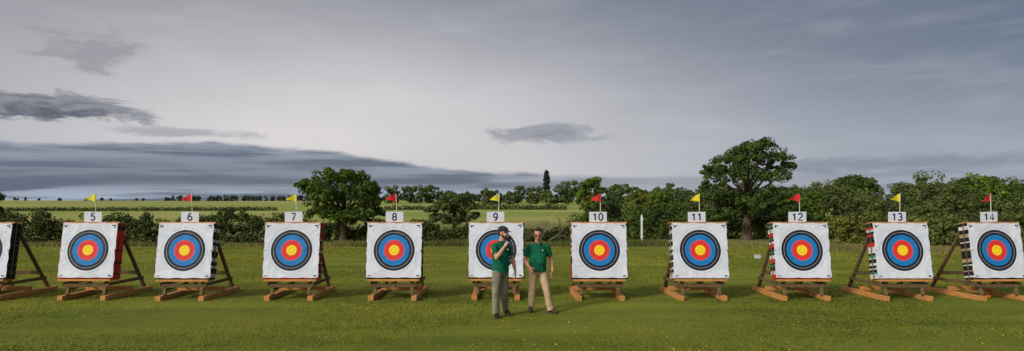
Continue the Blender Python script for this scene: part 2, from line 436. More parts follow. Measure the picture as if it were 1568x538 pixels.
wood('distant_treeline',[(-225,430,3.0),(-180,430,3.4),(-130,430,3.2),(-90,425,3.5),(-60,425,4.0)],leaf_farb,3.0,0.5,per=34,sub=5,n_extra=2)
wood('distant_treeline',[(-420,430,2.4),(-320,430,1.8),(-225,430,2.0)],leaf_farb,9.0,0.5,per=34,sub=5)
e=empty('giant_redwood_tree',(17.4,330,float(th(17.4,330))))
CL=[];R=[]
for i in range(150):
    u=random.random(); w=2.6*(1-u)**0.7*0.9+0.25; a=random.uniform(0,6.28); q=random.uniform(0.2,1)
    CL.append((math.cos(a)*w*q,math.sin(a)*w*q,3+u*12.4)); R.append(0.75)
foliage_from_clumps('foliage',CL,R,24,0.35,leaf_con,e)
mb=MB(); mb.tube([(0,0,-1),(0,0,5),(0,0,15)],[0.6,0.45,0.1],n=8); mb.obj('trunk',[bark],e)

# ------------------------------------------------------------------ archery targets
wood_fresh=pmat('fresh_timber',(0.60,0.285,0.085),0.75,0.25,5,0.5,30,0.2,(8,1.2,8),col2=(0.34,0.155,0.048))
wood_old=pmat('weathered_timber',(0.18,0.12,0.058),0.85,0.25,5,0.5,30,0.15,(7,7,1.2),col2=(0.085,0.060,0.033))
m_paper,g,b=newmat('target_paper')
tc=g.n.new('ShaderNodeTexCoord').outputs['Object']
oi=g.n.new('ShaderNodeObjectInfo').outputs['Random']
vv=g.n.new('ShaderNodeVectorMath'); vv.operation='ADD'; g.l.new(tc,vv.inputs[0]); g.l.new(g.vec(g.math('MULTIPLY',oi,30),0,0),vv.inputs[1])
nn=g.noise(vv.outputs[0],2.2,4,0.5,1.2)
g.put(b.inputs['Base Color'],g.mix(g.ss(nn,0.3,0.7),(0.52,0.56,0.66),(0.60,0.64,0.73)))
b.inputs['Roughness'].default_value=0.75
bn=g.n.new('ShaderNodeBump'); bn.inputs['Strength'].default_value=0.6; bn.inputs['Distance'].default_value=0.06
g.l.new(nn,bn.inputs['Height']); g.l.new(bn.outputs[0],b.inputs['Normal'])
def ink(name,col):
    m,g,b=newmat(name)
    tc=g.n.new('ShaderNodeTexCoord').outputs['Object']
    nn=g.noise(tc,2.5,4,0.5,1.0); n2=g.noise(tc,60,3,0.7)
    c=g.mix(g.ss(n2,0.62,0.8,0,0.35),col,tuple(min(1,q*0.6+0.12) for q in col))
    g.put(b.inputs['Base Color'],c); b.inputs['Roughness'].default_value=0.6; b.inputs['Specular IOR Level'].default_value=0.25
    bn=g.n.new('ShaderNodeBump'); bn.inputs['Strength'].default_value=0.5; bn.inputs['Distance'].default_value=0.05
    g.l.new(nn,bn.inputs['Height']); g.l.new(bn.outputs[0],b.inputs['Normal'])
    return m
i_y=ink('gold_ring',(0.80,0.60,0.012)); i_r=ink('red_ring',(0.66,0.035,0.030)); i_b=ink('blue_ring',(0.008,0.17,0.48)); i_k=ink('black_ring',(0.009,0.012,0.024))
i_w=ink('white_line',(0.6,0.62,0.68))
side_cols={'k':(0.02,0.02,0.022),'w':(0.65,0.65,0.65),'r':(0.62,0.03,0.03),'g':(0.03,0.28,0.17),'o':(0.6,0.17,0.03),'t':(0.34,0.27,0.18),'d':(0.06,0.06,0.065)}
smats={k:pmat('foam_'+k,c,0.9,0.15,12,0.3,40,0.1) for k,c in side_cols.items()}
skeys=list(smats)
m_card=pmat('number_card',(0.58,0.62,0.71),0.5,0.04)
m_num=pmat('number_ink',(0.02,0.035,0.10),0.5,0.05)
m_pole=pmat('flag_pole',(0.6,0.58,0.5),0.5,0.1)
def flagmat(name,c):
    m,g,b=newmat(name)
    g.put(b.inputs['Base Color'],c); b.inputs['Roughness'].default_value=0.7
    tr=g.n.new('ShaderNodeBsdfTranslucent'); g.put(tr.inputs[0],c)
    mx=g.n.new('ShaderNodeMixShader'); mx.inputs[0].default_value=0.4
    g.l.new(b.outputs[0],mx.inputs[1]); g.l.new(tr.outputs[0],mx.inputs[2])
    out=[n for n in g.n if n.type=='OUTPUT_MATERIAL'][0]; g.l.new(mx.outputs[0],out.inputs[0]); return m
m_fy=flagmat('yellow_cloth',(0.9,0.78,0.02)); m_fr=flagmat('red_cloth',(0.8,0.02,0.025))

TILT=math.radians(9.5)
FM=Matrix.Translation((0,0,0.50))@Matrix.Rotation(-TILT,4,'X')
def Fp(x,u,off): return FM@Vector((x,-off,u))
SZ=1.28; TH=0.28; CU=0.645
mb=MB()
n=18; vs=[];fs=[]
for i in range(n+1):
    for j in range(n+1):
        x=-0.63+1.26*i/n; u=0.012+1.262*j/n
        if i in(0,n): x+=0.006*math.sin(j*1.3)
        if j in(0,n): u+=0.006*math.sin(i*1.1)
        edge=max(abs(x)/0.63,abs(u-CU)/0.63)
        vs.append(Fp(x,u,0.004+ (0.006*math.sin(i*2.1+j*1.7) if edge>0.85 else 0)+0.004*(edge>0.85)))
for i in range(n):
    for j in range(n):
        a=i*(n+1)+j; fs.append((a,a+n+1,a+n+2,a+1))
mb.add(vs,fs); paper_me=mb.mesh('target_paper',[m_paper],True)
mb=MB()
def ann(r0,r1,off,mi,seg=72):
    vs=[];fs=[]
    for k in range(seg):
        a=2*math.pi*k/seg
        vs.append(Fp(r0*math.cos(a),CU+r0*math.sin(a),off)); vs.append(Fp(r1*math.cos(a),CU+r1*math.sin(a),off))
    for k in range(seg):
        a=2*k; b2=2*((k+1)%seg); fs.append((a,a+1,b2+1,b2))
    mb.add(vs,fs,mi)
RR=0.118
ann(0.0004,RR,0.009,0); ann(RR,2*RR,0.009,1); ann(2*RR,3*RR,0.009,2); ann(3*RR,4*RR,0.009,3)
ann(RR*0.5-.0015,RR*0.5+.0015,0.011,3); ann(RR*1.5-.0015,RR*1.5+.0015,0.011,3); ann(RR*2.5-.0015,RR*2.5+.0015,0.011,3); ann(RR*3.5-.0025,RR*3.5+.0025,0.011,4)
ann(RR*4.5-.0010,RR*4.5+.0010,0.008,3)
rings_me=mb.mesh('scoring_rings',[i_y,i_r,i_b,i_k,i_w])
mb=MB()
def patch(x0,x1,u0,u1,off=0.016): mb.add([Fp(x0,u0,off),Fp(x1,u0,off),Fp(x1,u1,off),Fp(x0,u1,off)],[(0,1,2,3)])
patch(-.595,-.555,1.18,1.22); patch(-.545,-.515,1.20,1.225); patch(.51,.59,1.205,1.23); patch(.555,.59,1.17,1.19)
patch(-.59,-.52,0.05,0.065); patch(.53,.59,0.045,0.07)
for sx in(-1,1):
    for u in(0.03,1.25,0.64): mb.ell(Fp(sx*0.61,u,0.018),(0.009,0.009,0.009),nu=8,nv=6)
marks_me=mb.mesh('printed_marks_and_pins',[i_k])
mb=MB()
for sx,dx in((-1,0.02),(1,-0.02)):
    X0=sx*0.49
    mb.beam((X0+sx*0.0,-0.14,0.055),(X0-dx,1.80,0.055),0.125,0.11,0)
    mb.beam((X0*0.86,0.02,0.111),(X0*0.86,0.50,1.70),0.075,0.06,1)
    mb.beam((X0*0.80,0.60,1.70),(X0*0.92,1.62,0.111),0.075,0.06,1)
    mb.beam((X0*0.98+sx*0.045,0.02,0.36),(X0*0.98+sx*0.045,1.45,0.36),0.03,0.075,1)
mb.beam((-0.60,0.12,0.455),(0.60,0.12,0.455),0.34,0.045,0,side=(0,1,0))
mb.beam((-0.50,0.06,0.33),(0.50,0.06,0.33),0.045,0.09,1,side=(0,1,0))
mb.beam((-0.44,0.165,0.22),(0.05,0.17,0.40),0.03,0.05,1,side=(0,1,0))
mb.beam((-0.48,1.35,0.50),(0.48,1.35,0.50),0.045,0.09,1,side=(0,1,0))
mb.beam((-0.5,0.62,1.72),(0.5,0.62,1.72),0.05,0.09,1,side=(0,1,0))
mb.beam((-0.55,0.9,0.165),(0.55,0.9,0.165),0.09,0.10,0,side=(0,1,0))
frame_me=mb.mesh('timber_stand',[wood_fresh,wood_old])

def arc(cx,cy,rx,ry,a0,a1,n=14):
    return [(cx+rx*math.cos(math.radians(a0+(a1-a0)*k/n)),cy+ry*math.sin(math.radians(a0+(a1-a0)*k/n))) for k in range(n+1)]
DIG={'0':[arc(.3,.5,.27,.5,0,360,22)],
 '1':[[(.08,.76),(.22,.86),(.34,1.0),(.34,0)]],
 '2':[arc(.3,.72,.27,.28,165,-35)+[(.03,0),(.6,0)]],
 '3':[arc(.28,.75,.25,.25,150,-90),arc(.28,.26,.29,.26,90,-150)],
 '4':[[(.45,0),(.45,1),(.0,.26),(.62,.26)]],
 '5':[[(.55,1),(.12,1),(.06,.54)]+arc(.28,.33,.29,.33,125,-145)],
 '6':[arc(.3,.31,.27,.31,0,360,20),arc(.36,.36,.33,.64,172,72,12)],
 '7':[[(.0,1),(.6,1),(.4,.55),(.22,0)]],
 '8':[arc(.3,.75,.24,.25,0,360,20),arc(.3,.26,.28,.26,0,360,20)],
 '9':[arc(.3,.69,.27,.31,0,360,20),arc(.24,.64,.33,.64,-8,-108,12)]}

def make_target(num,x,yaw,flag,pal,yo=0.0):
    e=empty('archery_target',(x,15.0+yo,0),yaw)
    def ch(n,me):
        o=bpy.data.objects.new(n,me); link(o,e); return o
    fo=ch('timber_stand',frame_me); bv=fo.modifiers.new('b','BEVEL'); bv.width=0.006; bv.segments=1
    ch('target_paper',paper_me); ch('scoring_rings',rings_me); ch('printed_marks_and_pins',marks_me)
    mb=MB(); u=0.0; i=0
    rr=random.Random(num)
    while u<SZ-0.01:
        h=rr.choice([0.03,0.045,0.06,0.09]); h=min(h,SZ-u)
        q=rr.uniform(-0.007,0.004)
        mb.box((-SZ/2-q,0.0,u+0.001),(SZ/2+q,TH+rr.uniform(-.01,.01),u+h-0.003),skeys.index(pal[i%len(pal)] if rr.random()<0.75 else rr.choice(pal)),FM)
        u+=h; i+=1
    mb.box((-0.66,0.02,SZ),(0.66,TH-0.02,SZ+0.025),len(skeys),FM)
    for sx in(-1,1):
        mb.box((sx*0.655-0.008,0.10,-0.02),(sx*0.655+0.008,0.116,SZ+0.04),len(skeys)+1,FM)
    mb.obj('foam_boss',[smats[k] for k in skeys]+[wood_fresh,wood_old],e)
    mb=MB(); cz=Fp(0,SZ+0.155,-0.07); rr2=rr.uniform(-0.02,0.02)
    CM=Matrix.Translation(cz)@Matrix.Rotation(rr2,4,'Y')
    cx=rr.uniform(-0.03,0.03)
    mb.box((-0.205+cx,-0.006,-0.12),(0.205+cx,0.006,0.115),0,CM)
    mb.box((-0.02+cx,0.008,-0.2),(0.02+cx,0.025,0.0),1,CM)
    mb.obj('number_card',[m_card,wood_old],e)
    mb=MB(); s=str(num); H_=0.160; adv=0.135; x0=cx-adv*len(s)/2+0.018
    for kk,ch_ in enumerate(s):
        for st in DIG[ch_]:
            pts=[CM@Vector((x0+kk*adv+p[0]*H_,-0.0085,-0.082+p[1]*H_)) for p in st]
            mb.tube(pts,[(0.002,0.017)]*len(pts),side=(0,1,0),n=8)
    mb.obj('number_digits',[m_num],e)
    mb=MB(); P=Fp(0.06+cx,SZ,-0.10); lean=rr.uniform(-0.03,0.03)
    top=P+Vector((lean,0,0.70)); mb.tube([P,P.lerp(top,0.5),top],[0.009]*3,n=6,mi=0)
    L=0.25+rr.uniform(-.04,.02); dro=rr.uniform(0.02,0.09); vs=[];fs=[]; NS=8
    for k in range(NS+1):
        t2=k/NS; xx=-L*t2; yy=0.025*math.sin(t2*5+num); hh=0.195*(1-t2)
        mid=top.z-0.10-dro*t2*t2*1.2
        vs+= [(top.x+xx,top.y+yy,mid+hh/2+0.002),(top.x+xx,top.y+yy,mid-hh/2)]
    for k in range(NS): fs.append((2*k,2*k+1,2*k+3,2*k+2))
    mb.add(vs,fs,1); mb.obj('pennant_flag',[m_pole,m_fy if flag=='y' else m_fr],e)
    return e
T=[(4,-12.2,0.0,'r','kkdk'),(5,-9.79,0.0,'y','rrkrr'),(6,-7.51,0.0,'r','kwkkw'),(7,-5.07,0.015,'y','rkwrk'),(8,-2.72,0,'r','kwk'),(9,-.37,0,'y','kdk'),
   (10,2.01,0,'r','krw'),(11,4.34,0,'y','kwk'),(12,6.67,-0.02,'r','rwkgkr'),(13,8.97,0.0,'y','kwgkwrk'),(14,11.16,0.06,'r','kwktk')]
for i,(n_,x,yaw,fl,pal) in enumerate(T):
    make_target(n_,x,yaw,fl,pal,[0,.05,-.05,0,.04,.1,0,.03,0,-.03,0][i])

# ------------------------------------------------------------------ people
def rotto(f):
    f=Vector(f).normalized(); up=Vector((0,0,1)); l=up.cross(f).normalized()*1.0
    u=f.cross(l).normalized()
    return Matrix((( l.x,-f.x,u.x),(l.y,-f.y,u.y),(l.z,-f.z,u.z)))
def hand(mb,w,d,nrm,t,curl,s=1.0):
    w=Vector(w); d=Vector(d).normalized(); nrm=Vector(nrm); nrm=(nrm-d*nrm.dot(d)).normalized(); t=Vector(t); t=(t-d*t.dot(d)-nrm*t.dot(nrm)).normalized()
    k=w+d*0.088*s
    mb.tube([w-d*0.01,w+d*0.03*s,w+d*0.065*s,k],[(0.027*s,0.019*s),(0.037*s,0.018*s),(0.042*s,0.016*s),(0.040*s,0.013*s)],side=t,n=14)
    for i,(o,L) in enumerate(((0.031,0.072),(0.0105,0.082),(-0.0105,0.076),(-0.030,0.060))):
        p=k+t*o*s-d*0.012; c=curl*(1+0.12*i)
        pts=[p]; ang=c*0.35; sp=d+t*o*1.2
        for f,dl in((0.45,0.5),(0.3,1.0),(0.25,0.8)):
            dirv=(sp*math.cos(ang)+nrm*math.sin(ang)).normalized(); pts.append(pts[-1]+dirv*L*f*s); ang+=c*dl
        mb.limb(pts,[0.0098*s,0.0092*s,0.0086*s,0.0076*s],side=t,n=8)
    p=w+d*0.025*s+t*0.026*s
    a=(d*0.55+t*0.75+nrm*0.35).normalized(); b_=(d*0.85+t*0.25+nrm*0.45).normalized()
    mb.limb([p,p+a*0.036*s,p+a*0.036*s+b_*0.03*s,p+a*0.036*s+b_*0.052*s],[0.014*s,0.0115*s,0.0105*s,0.0085*s],side=nrm,n=8)

trousA=pmat('grey_khaki_cloth',(0.21,0.20,0.145),0.9,0.15,6,0.7,14,0.1,(1.5,1.5,0.8))
trousB=pmat('tan_cloth',(0.46,0.34,0.205),0.9,0.12,6,0.7,14,0.1,(1.5,1.5,0.8))
polo=pmat('green_polo_cloth',(0.006,0.115,0.062),0.85,0.16,7,0.8,13,0.15,(1.4,1.4,0.9))
polo2=pmat('green_polo_collar',(0.004,0.085,0.045),0.85,0.1)
skA=pmat('skin_a',(0.50,0.27,0.19),0.55,0.08,14); skB=pmat('skin_b',(0.55,0.25,0.17),0.55,0.08,14)
shoeM=pmat('black_leather',(0.018,0.017,0.016),0.5,0.2); soleM=pmat('rubber_sole',(0.05,0.045,0.04),0.8,0.1)
shoeT=pmat('suede_shoe',(0.05,0.04,0.03),0.8,0.2)
hairA=pmat('beard_hair',(0.05,0.028,0.016),0.8,0.3,40,0.6,90); hairB=pmat('dark_brown_hair',(0.03,0.02,0.015),0.75,0.3,40,0.6,90)
capM=pmat('navy_cap_cloth',(0.02,0.022,0.028),0.85,0.15); eyeW=pmat('eye_white',(0.7,0.68,0.65),0.3,0.02); eyeD=pmat('iris',(0.02,0.015,0.01),0.2,0.02)
lipM=pmat('lip',(0.33,0.10,0.08),0.5,0.05); blackM=pmat('black_plastic',(0.012,0.012,0.013),0.35,0.05); whiteM=pmat('embroidered_badge',(0.6,0.6,0.58),0.8,0.05); beltM=pmat('leather_belt',(0.05,0.03,0.018),0.5,0.15)

def person(name,loc,J,S,F,headF,skin,trous,shoe,belly,cap,glasses,beard,hs=1.08):
    e=empty(name,loc); S=Vector(S).normalized(); F=Vector(F).normalized()
    V3=Vector
    pel=V3(J['pelvis']); ch=V3(J['chest']); nb=V3(J['neck']); hd=V3(J['head'])
    mb=MB()
    mid=pel.lerp(ch,0.5)
    mb.tube([pel-V3((0,0,0.06)),pel+V3((0,0,0.04)),mid,ch,ch.lerp(nb,0.6)],[(0.15,0.105),(0.15,0.11),(0.14,0.105+belly*0.5),(0.165,0.11),(0.12,0.085)],side=S,n=20)
    mb.ell(pel,(0.12,0.11,0.1))
    mb.limb([nb-V3((0,0,0.06)),nb+V3((0,0,0.02)),nb.lerp(hd,0.62)],[0.064,0.060,0.058])
    M0=rotto(headF); M=M0*hs
    H=lambda x,y,z: hd+M@V3((x,-y,z))
    mb.ell(H(0,-0.012,0.035),(0.074,0.094,0.088),M=M)
    mb.ell(H(0,0.012,-0.03),(0.062,0.076,0.075),M=M)
    mb.ell(H(0,0.028,-0.078),(0.044,0.052,0.036),M=M)
    mb.ell(H(0,0.078,-0.002),(0.045,0.018,0.014),M=M)
    for sx in(-1,1):
        mb.ell(H(sx*0.035,0.066,-0.028),(0.022,0.020,0.022),M=M)
        mb.ell(H(sx*0.076,-0.008,-0.008),(0.009,0.019,0.032),M=M)
    mb.tube([H(0,0.082,0.006),H(0,0.100,-0.018),H(0,0.106,-0.034),H(0,0.085,-0.040)],[0.008,0.011,0.015,0.008],n=8)
    mb.ell(H(0,0.082,-0.062),(0.022,0.012,0.010),M=M)
    for sd in('r','l'):
        sh=V3(J[sd+'sh']); el=V3(J[sd+'el']); wr=V3(J[sd+'wr'])
        mb.limb([sh.lerp(ch,0.3),sh,sh.lerp(el,0.35),sh.lerp(el,0.8),el,el.lerp(wr,0.3),el.lerp(wr,0.75),wr],[0.053,0.050,0.049,0.043,0.040,0.043,0.032,0.026])
        hh=J[sd+'hand']; hand(mb,wr,hh[0],hh[1],hh[2],hh[3],1.04)
        hp=V3(J[sd+'hip']); kn=V3(J[sd+'kn']); an=V3(J[sd+'an'])
        mb.limb([hp,hp.lerp(kn,0.5),kn,kn.lerp(an,0.35),an],[0.080,0.068,0.050,0.048,0.036])
    mb.obj('body',[skin],e,voxel=0.0052,sm=2,smf=0.4)
    mb=MB()
    hem=pel+V3((0,0,-0.055))
    pts=[hem,pel+V3((0,0,0.05)),mid+F*belly*0.45,ch.lerp(mid,0.4)+F*belly*0.3,ch,ch.lerp(nb,0.45),ch.lerp(nb,0.72),ch.lerp(nb,0.90),nb+V3((0,0,0.005))]
    rd=[(0.178,0.132+belly*.45),(0.178,0.134+belly*.6),(0.176,0.130+belly*.7),(0.184,0.130+belly*.3),(0.192,0.130),(0.178,0.112),(0.145,0.095),(0.105,0.082),(0.072,0.070)]
    mb.tube(pts,rd,side=S,n=24)
    for sd in('r','l'):
        sh=V3(J[sd+'sh']); el=V3(J[sd+'el'])
        cuff=sh.lerp(el,0.72)
        mb.limb([ch.lerp(nb,0.78).lerp(sh,0.3),ch.lerp(nb,0.70).lerp(sh,0.7),sh,sh.lerp(el,0.3)],[0.060,0.062,0.060,0.061])
        mb.tube([sh,sh.lerp(el,0.3),sh.lerp(el,0.55),cuff],[0.060,0.062,0.061,0.064],n=14)
    for k in range(5):
        a=-0.9+0.45*k; c0=mid+S*math.sin(a)*0.165+F*(math.cos(a)*(0.122+belly*.7)+belly*.3)
        mb.tube([c0+V3((0,0,-0.20))-F*0.01,c0+S*0.02*math.sin(k*2.1),c0+V3((0,0,0.10))+S*0.03*math.cos(k)-F*0.01],[0.006,0.010,0.004],n=6)
    mb.obj('polo_shirt',[polo],e,voxel=0.0085,sm=7)
    mb=MB()
    n=20
    for z0,z1,r0,r1 in((0.000,0.036,0.077,0.067),(0.036,0.004,0.069,0.088)):
        vs=[];fs=[]
        for k in range(n+1):
            a=math.radians(22)+k/n*math.radians(316)
            d=F*math.cos(a)+S*math.sin(a); vs+=[nb+d*r0+V3((0,0,z0)),nb+d*r1+V3((0,0,z1))]
        for k in range(n): fs.append((2*k,2*k+1,2*k+3,2*k+2))
        mb.add(vs,fs)
    co=mb.obj('collar',[polo2],e,smooth=True); so=co.modifiers.new('t','SOLIDIFY'); so.thickness=0.004
    mb=MB(); c0=ch.lerp(nb,0.40)+F*0.112+S*0.085
    mb.ell(c0,(0.015,0.012,0.015),nu=12,nv=8); mb.obj('chest_badge',[whiteM],e,smooth=True)
    mb=MB()
    mb.tube([pel+V3((0,0,0.03)),pel+V3((0,0,-0.03)),pel+V3((0,0,-0.10))],[(0.165,0.118+belly*.2),(0.168,0.122),(0.150,0.112)],side=S,n=20)
    for sd in('r','l'):
        hp=V3(J[sd+'hip']); kn=V3(J[sd+'kn']); an=V3(J[sd+'an']); tf=V3(J[sd+'toe']).normalized()
        lo=an+V3((0,0,-0.035))
        mb.limb([hp+V3((0,0,-0.02)),hp.lerp(kn,0.3),hp.lerp(kn,0.7),kn,kn.lerp(lo,0.3),kn.lerp(lo,0.75)],[0.098,0.095,0.082,0.074,0.072,0.070])
        mb.tube([kn.lerp(lo,0.6),kn.lerp(lo,0.85),lo+tf*0.01],[0.071,0.070,0.075],n=16)
        for k in range(6):
            q=kn.lerp(lo,0.62+0.07*k) if k<4 else hp.lerp(kn,0.86+0.12*(k-4))
            sd2=V3((math.cos(k*1.9),math.sin(k*1.9)*0.6-0.5,0)).normalized()
            mb.tube([q+sd2*0.055+V3((-0.035,0,0.012)),q+sd2*0.069,q+sd2*0.055+V3((0.035,0,-0.015))],[0.007,0.012,0.007],n=6)
    mb.obj('trousers',[trous],e,voxel=0.0085,sm=3)
    mb=MB(); mb.tube([pel+V3((0,0,-0.012)),pel+V3((0,0,0.026))],[(0.172,0.125+belly*.2)]*2,side=S,n=24); mb.obj('belt',[beltM],e,smooth=True)
    mb=MB(); ms=MB()
    for sd in('r','l'):
        an=V3(J[sd+'an']); tf=V3(J[sd+'toe']).normalized(); pitch=J.get(sd+'pitch',0.0)
        ti=tf.copy(); z=an.z-0.055; sv=V3((0,0,1)).cross(ti)
        def P(a,h): return V3((an.x,an.y,0))+ti*(a)+V3((0,0,z+h+pitch*(0.12-a)-0.0))
        mb.tube([P(-0.075,0.020),P(-0.04,0.035),P(0.02,0.034),P(0.09,0.018),P(0.15,0.006),P(0.195,0.000)],[(0.026,0.030),(0.037,0.048),(0.040,0.046),(0.046,0.034),(0.044,0.026),(0.024,0.016)],side=sv,n=14)
        mb.limb([P(-0.02,0.03),an+V3((0,0,0.03))],[0.044,0.042])
        ms.tube([P(-0.085,-0.022),P(-0.04,-0.024),P(0.04,-0.024),P(0.11,-0.026),P(0.17,-0.024),P(0.205,-0.018)],[(0.025,0.012),(0.037,0.013),(0.038,0.012),(0.048,0.012),(0.044,0.012),(0.022,0.009)],side=sv,n=14)
    mb.obj('shoes',[shoe],e,voxel=0.007,sm=2); ms.obj('shoe_soles',[soleM],e,smooth=True)
    mw=MB();md=MB();ml=MB();mhair=MB()
    for sx in(-1,1):
        mw.ell(H(sx*0.031,0.0795,0.000),(0.013,0.0105,0.008),M=M,nu=12,nv=8)
        md.ell(H(sx*0.031,0.0885,0.000),(0.0055,0.004,0.0058),M=M,nu=10,nv=6)
        mhair.tube([H(sx*0.014,0.094,0.019),H(sx*0.032,0.093,0.024),H(sx*0.050,0.080,0.018)],[0.0045,0.0055,0.003],n=6)
    ml.tube([H(-0.024,0.088,-0.062),H(0,0.097,-0.060),H(0.024,0.088,-0.062)],[0.003,0.0065,0.003],n=8)
    mw.obj('eye_whites',[eyeW],e,smooth=True); md.obj('irises',[eyeD],e,smooth=True); ml.obj('mouth',[lipM],e,smooth=True)
    hm=hairA if beard else hairB
    mhair.obj('eyebrows',[hm],e,smooth=True)
    mb=MB()
    mb.ell(H(0,-0.032,0.046),(0.081,0.090,0.086),M=M)
    mb.ell(H(0,-0.062,-0.004),(0.068,0.052,0.062),M=M)
    if not cap:
        mb.ell(H(0.0,0.022,0.100),(0.062,0.050,0.034),M=M); mb.ell(H(0.02,0.045,0.100),(0.042,0.03,0.022),M=M)
        for sx in(-1,1): mb.ell(H(sx*0.069,0.006,0.03),(0.012,0.028,0.035),M=M)
    mb.obj('hair',[hm],e,voxel=0.006,sm=2)
    if beard:
        mb=MB()
        for k in range(13):
            a=math.radians(-84+14*k); fx=math.sin(a)*0.068; fy=0.010+math.cos(a)*0.078
            zc=-0.04-0.050*math.cos(a)
            mb.ell(H(fx,fy*0.95,zc),(0.016,0.016,0.026),M=M,nu=10,nv=8)
        mb.ell(H(0,0.070,-0.095),(0.040,0.026,0.026),M=M)
        for k in range(5): mb.ell(H(-0.026+0.013*k,0.093,-0.048),(0.009,0.007,0.006),M=M,nu=8,nv=6)
        mb.obj('beard',[hm],e,voxel=0.005,sm=2)
    if cap:
        mb=MB()
        vs=[];fs=[];nu=24;nv=7
        for i in range(nv+1):
            th_=math.pi/2*i/nv
            for j in range(nu):
                ph=2*math.pi*j/nu
                vs.append(H(0.084*math.sin(th_+0.0001)*math.cos(ph),-0.012+0.103*math.sin(th_+0.0001)*math.sin(ph),0.046+0.083*math.cos(th_)))
        for i in range(nv):
            for j in range(nu):
                a=i*nu+j; b2=i*nu+(j+1)%nu; fs.append((a,a+nu,b2+nu,b2))
        mb.add(vs,fs)
        vs=[];fs=[]
        for k in range(13):
            a=math.radians(-62+124*k/12)
            x=math.sin(a); y=math.cos(a)
            vs+=[H(0.084*x,-0.012+0.100*y,0.048),H(0.080*x,-0.012+0.100*y+0.070*max(0,math.cos(a*1.3)),0.034-0.012*abs(x))]
        for k in range(12): fs.append((2*k,2*k+1,2*k+3,2*k+2))
        mb.add(vs,fs)
        co=mb.obj('baseball_cap',[capM],e,smooth=True); so=co.modifiers.new('t','SOLIDIFY'); so.thickness=0.005; so.offset=1
    if glasses:
        mb=MB()
        for sx in(-1,1):
            ring=[H(sx*0.031+0.020*math.cos(a),0.098,0.003+0.013*math.sin(a)) for a in [2*math.pi*k/14 for k in range(15)]]
            mb.tube(ring,[0.0026]*15,n=6,side=M0@V3((0,1,0)))
            mb.ell(H(sx*0.031,0.098,0.003),(0.018,0.002,0.0115),M=M,nu=14,nv=8)
            mb.tube([H(sx*0.052,0.096,0.006),H(sx*0.078,0.05,0.006),H(sx*0.083,-0.01,0.004)],[0.0026]*3,n=6)
        mb.tube([H(-0.01,0.099,0.004),H(0,0.103,0.006),H(0.01,0.099,0.004)],[0.0026]*3,n=6)
        mb.obj('glasses',[blackM],e,smooth=True)
    return e,H

JA=dict(pelvis=(0.015,0,0.92),chest=(0.01,0.0,1.22),neck=(0.035,0.0,1.44),head=(0.075,-0.015,1.625),
 rsh=(-0.110,-0.125,1.375),rel=(-0.055,-0.285,1.165),rwr=(0.105,-0.245,1.385),rhand=((0.45,0.35,0.8),(0.6,0.55,-0.2),(-0.5,0.6,0.3),1.05),
 lsh=(0.145,0.125,1.375),lel=(0.255,0.17,1.11),lwr=(0.305,0.10,0.875),lhand=((0.05,-0.15,-1),(-0.8,0.2,0),(0.2,-1,0),0.45),
 rhip=(-0.05,-0.07,0.88),rkn=(-0.075,-0.14,0.49),ran=(-0.075,-0.11,0.095),rtoe=(0.22,-1,0),
 lhip=(0.08,0.07,0.88),lkn=(0.09,0.06,0.48),lan=(0.095,0.17,0.115),ltoe=(0.5,-0.85,0),lpitch=0.25)
eA,HA=person('man_in_cap',(-0.24,12.8,0),JA,(0.75,0.66,0),(0.66,-0.75,0),(0.86,-0.50,-0.06),skA,trousA,shoeM,0.03,True,False,True)
mb=MB(); rp=Vector((0.165,-0.185,1.475)); RM=Matrix.Translation(rp)@Matrix.Rotation(0.35,4,'Y')@Matrix.Rotation(0.6,4,'Z')
mb.box((-0.026,-0.017,-0.045),(0.026,0.017,0.075),0,RM); mb.tube([RM@Vector((0.015,0,0.074)),RM@Vector((0.015,0,0.15))],[0.006,0.004],n=8); mb.tube([RM@Vector((-0.012,0,0.074)),RM@Vector((-0.012,0,0.088))],[0.007,0.007],n=8)
mb.obj('handheld_radio',[blackM],eA,bevel=0.004)
JB=dict(pelvis=(0.0,0.0,0.885),chest=(0.0,0.0,1.185),neck=(0.0,-0.005,1.385),head=(0.012,-0.045,1.57),
 rsh=(-0.185,-0.02,1.325),rel=(-0.265,-0.03,1.06),rwr=(-0.175,-0.205,0.94),rhand=((0.35,-0.35,-0.85),(0.5,0.6,0.1),(0.7,-0.6,0),0.6),
 lsh=(0.190,0.03,1.325),lel=(0.280,0.10,1.065),lwr=(0.300,0.0,0.845),lhand=((-0.02,-0.15,-1),(-0.9,0.1,0),(0.0,-1,0),0.5),
 rhip=(-0.085,-0.01,0.85),rkn=(-0.11,-0.03,0.47),ran=(-0.135,0.06,0.11),rtoe=(-0.15,-1,0),rpitch=0.22,
 lhip=(0.09,0.01,0.85),lkn=(0.17,-0.13,0.485),lan=(0.255,-0.10,0.098),ltoe=(0.62,-0.78,0))
eB,HB=person('man_in_glasses',(0.52,13.3,0),JB,(0.99,0.12,0),(0.12,-0.99,0),(-0.18,-0.95,-0.18),skB,trousB,shoeT,0.06,False,True,False,1.10)

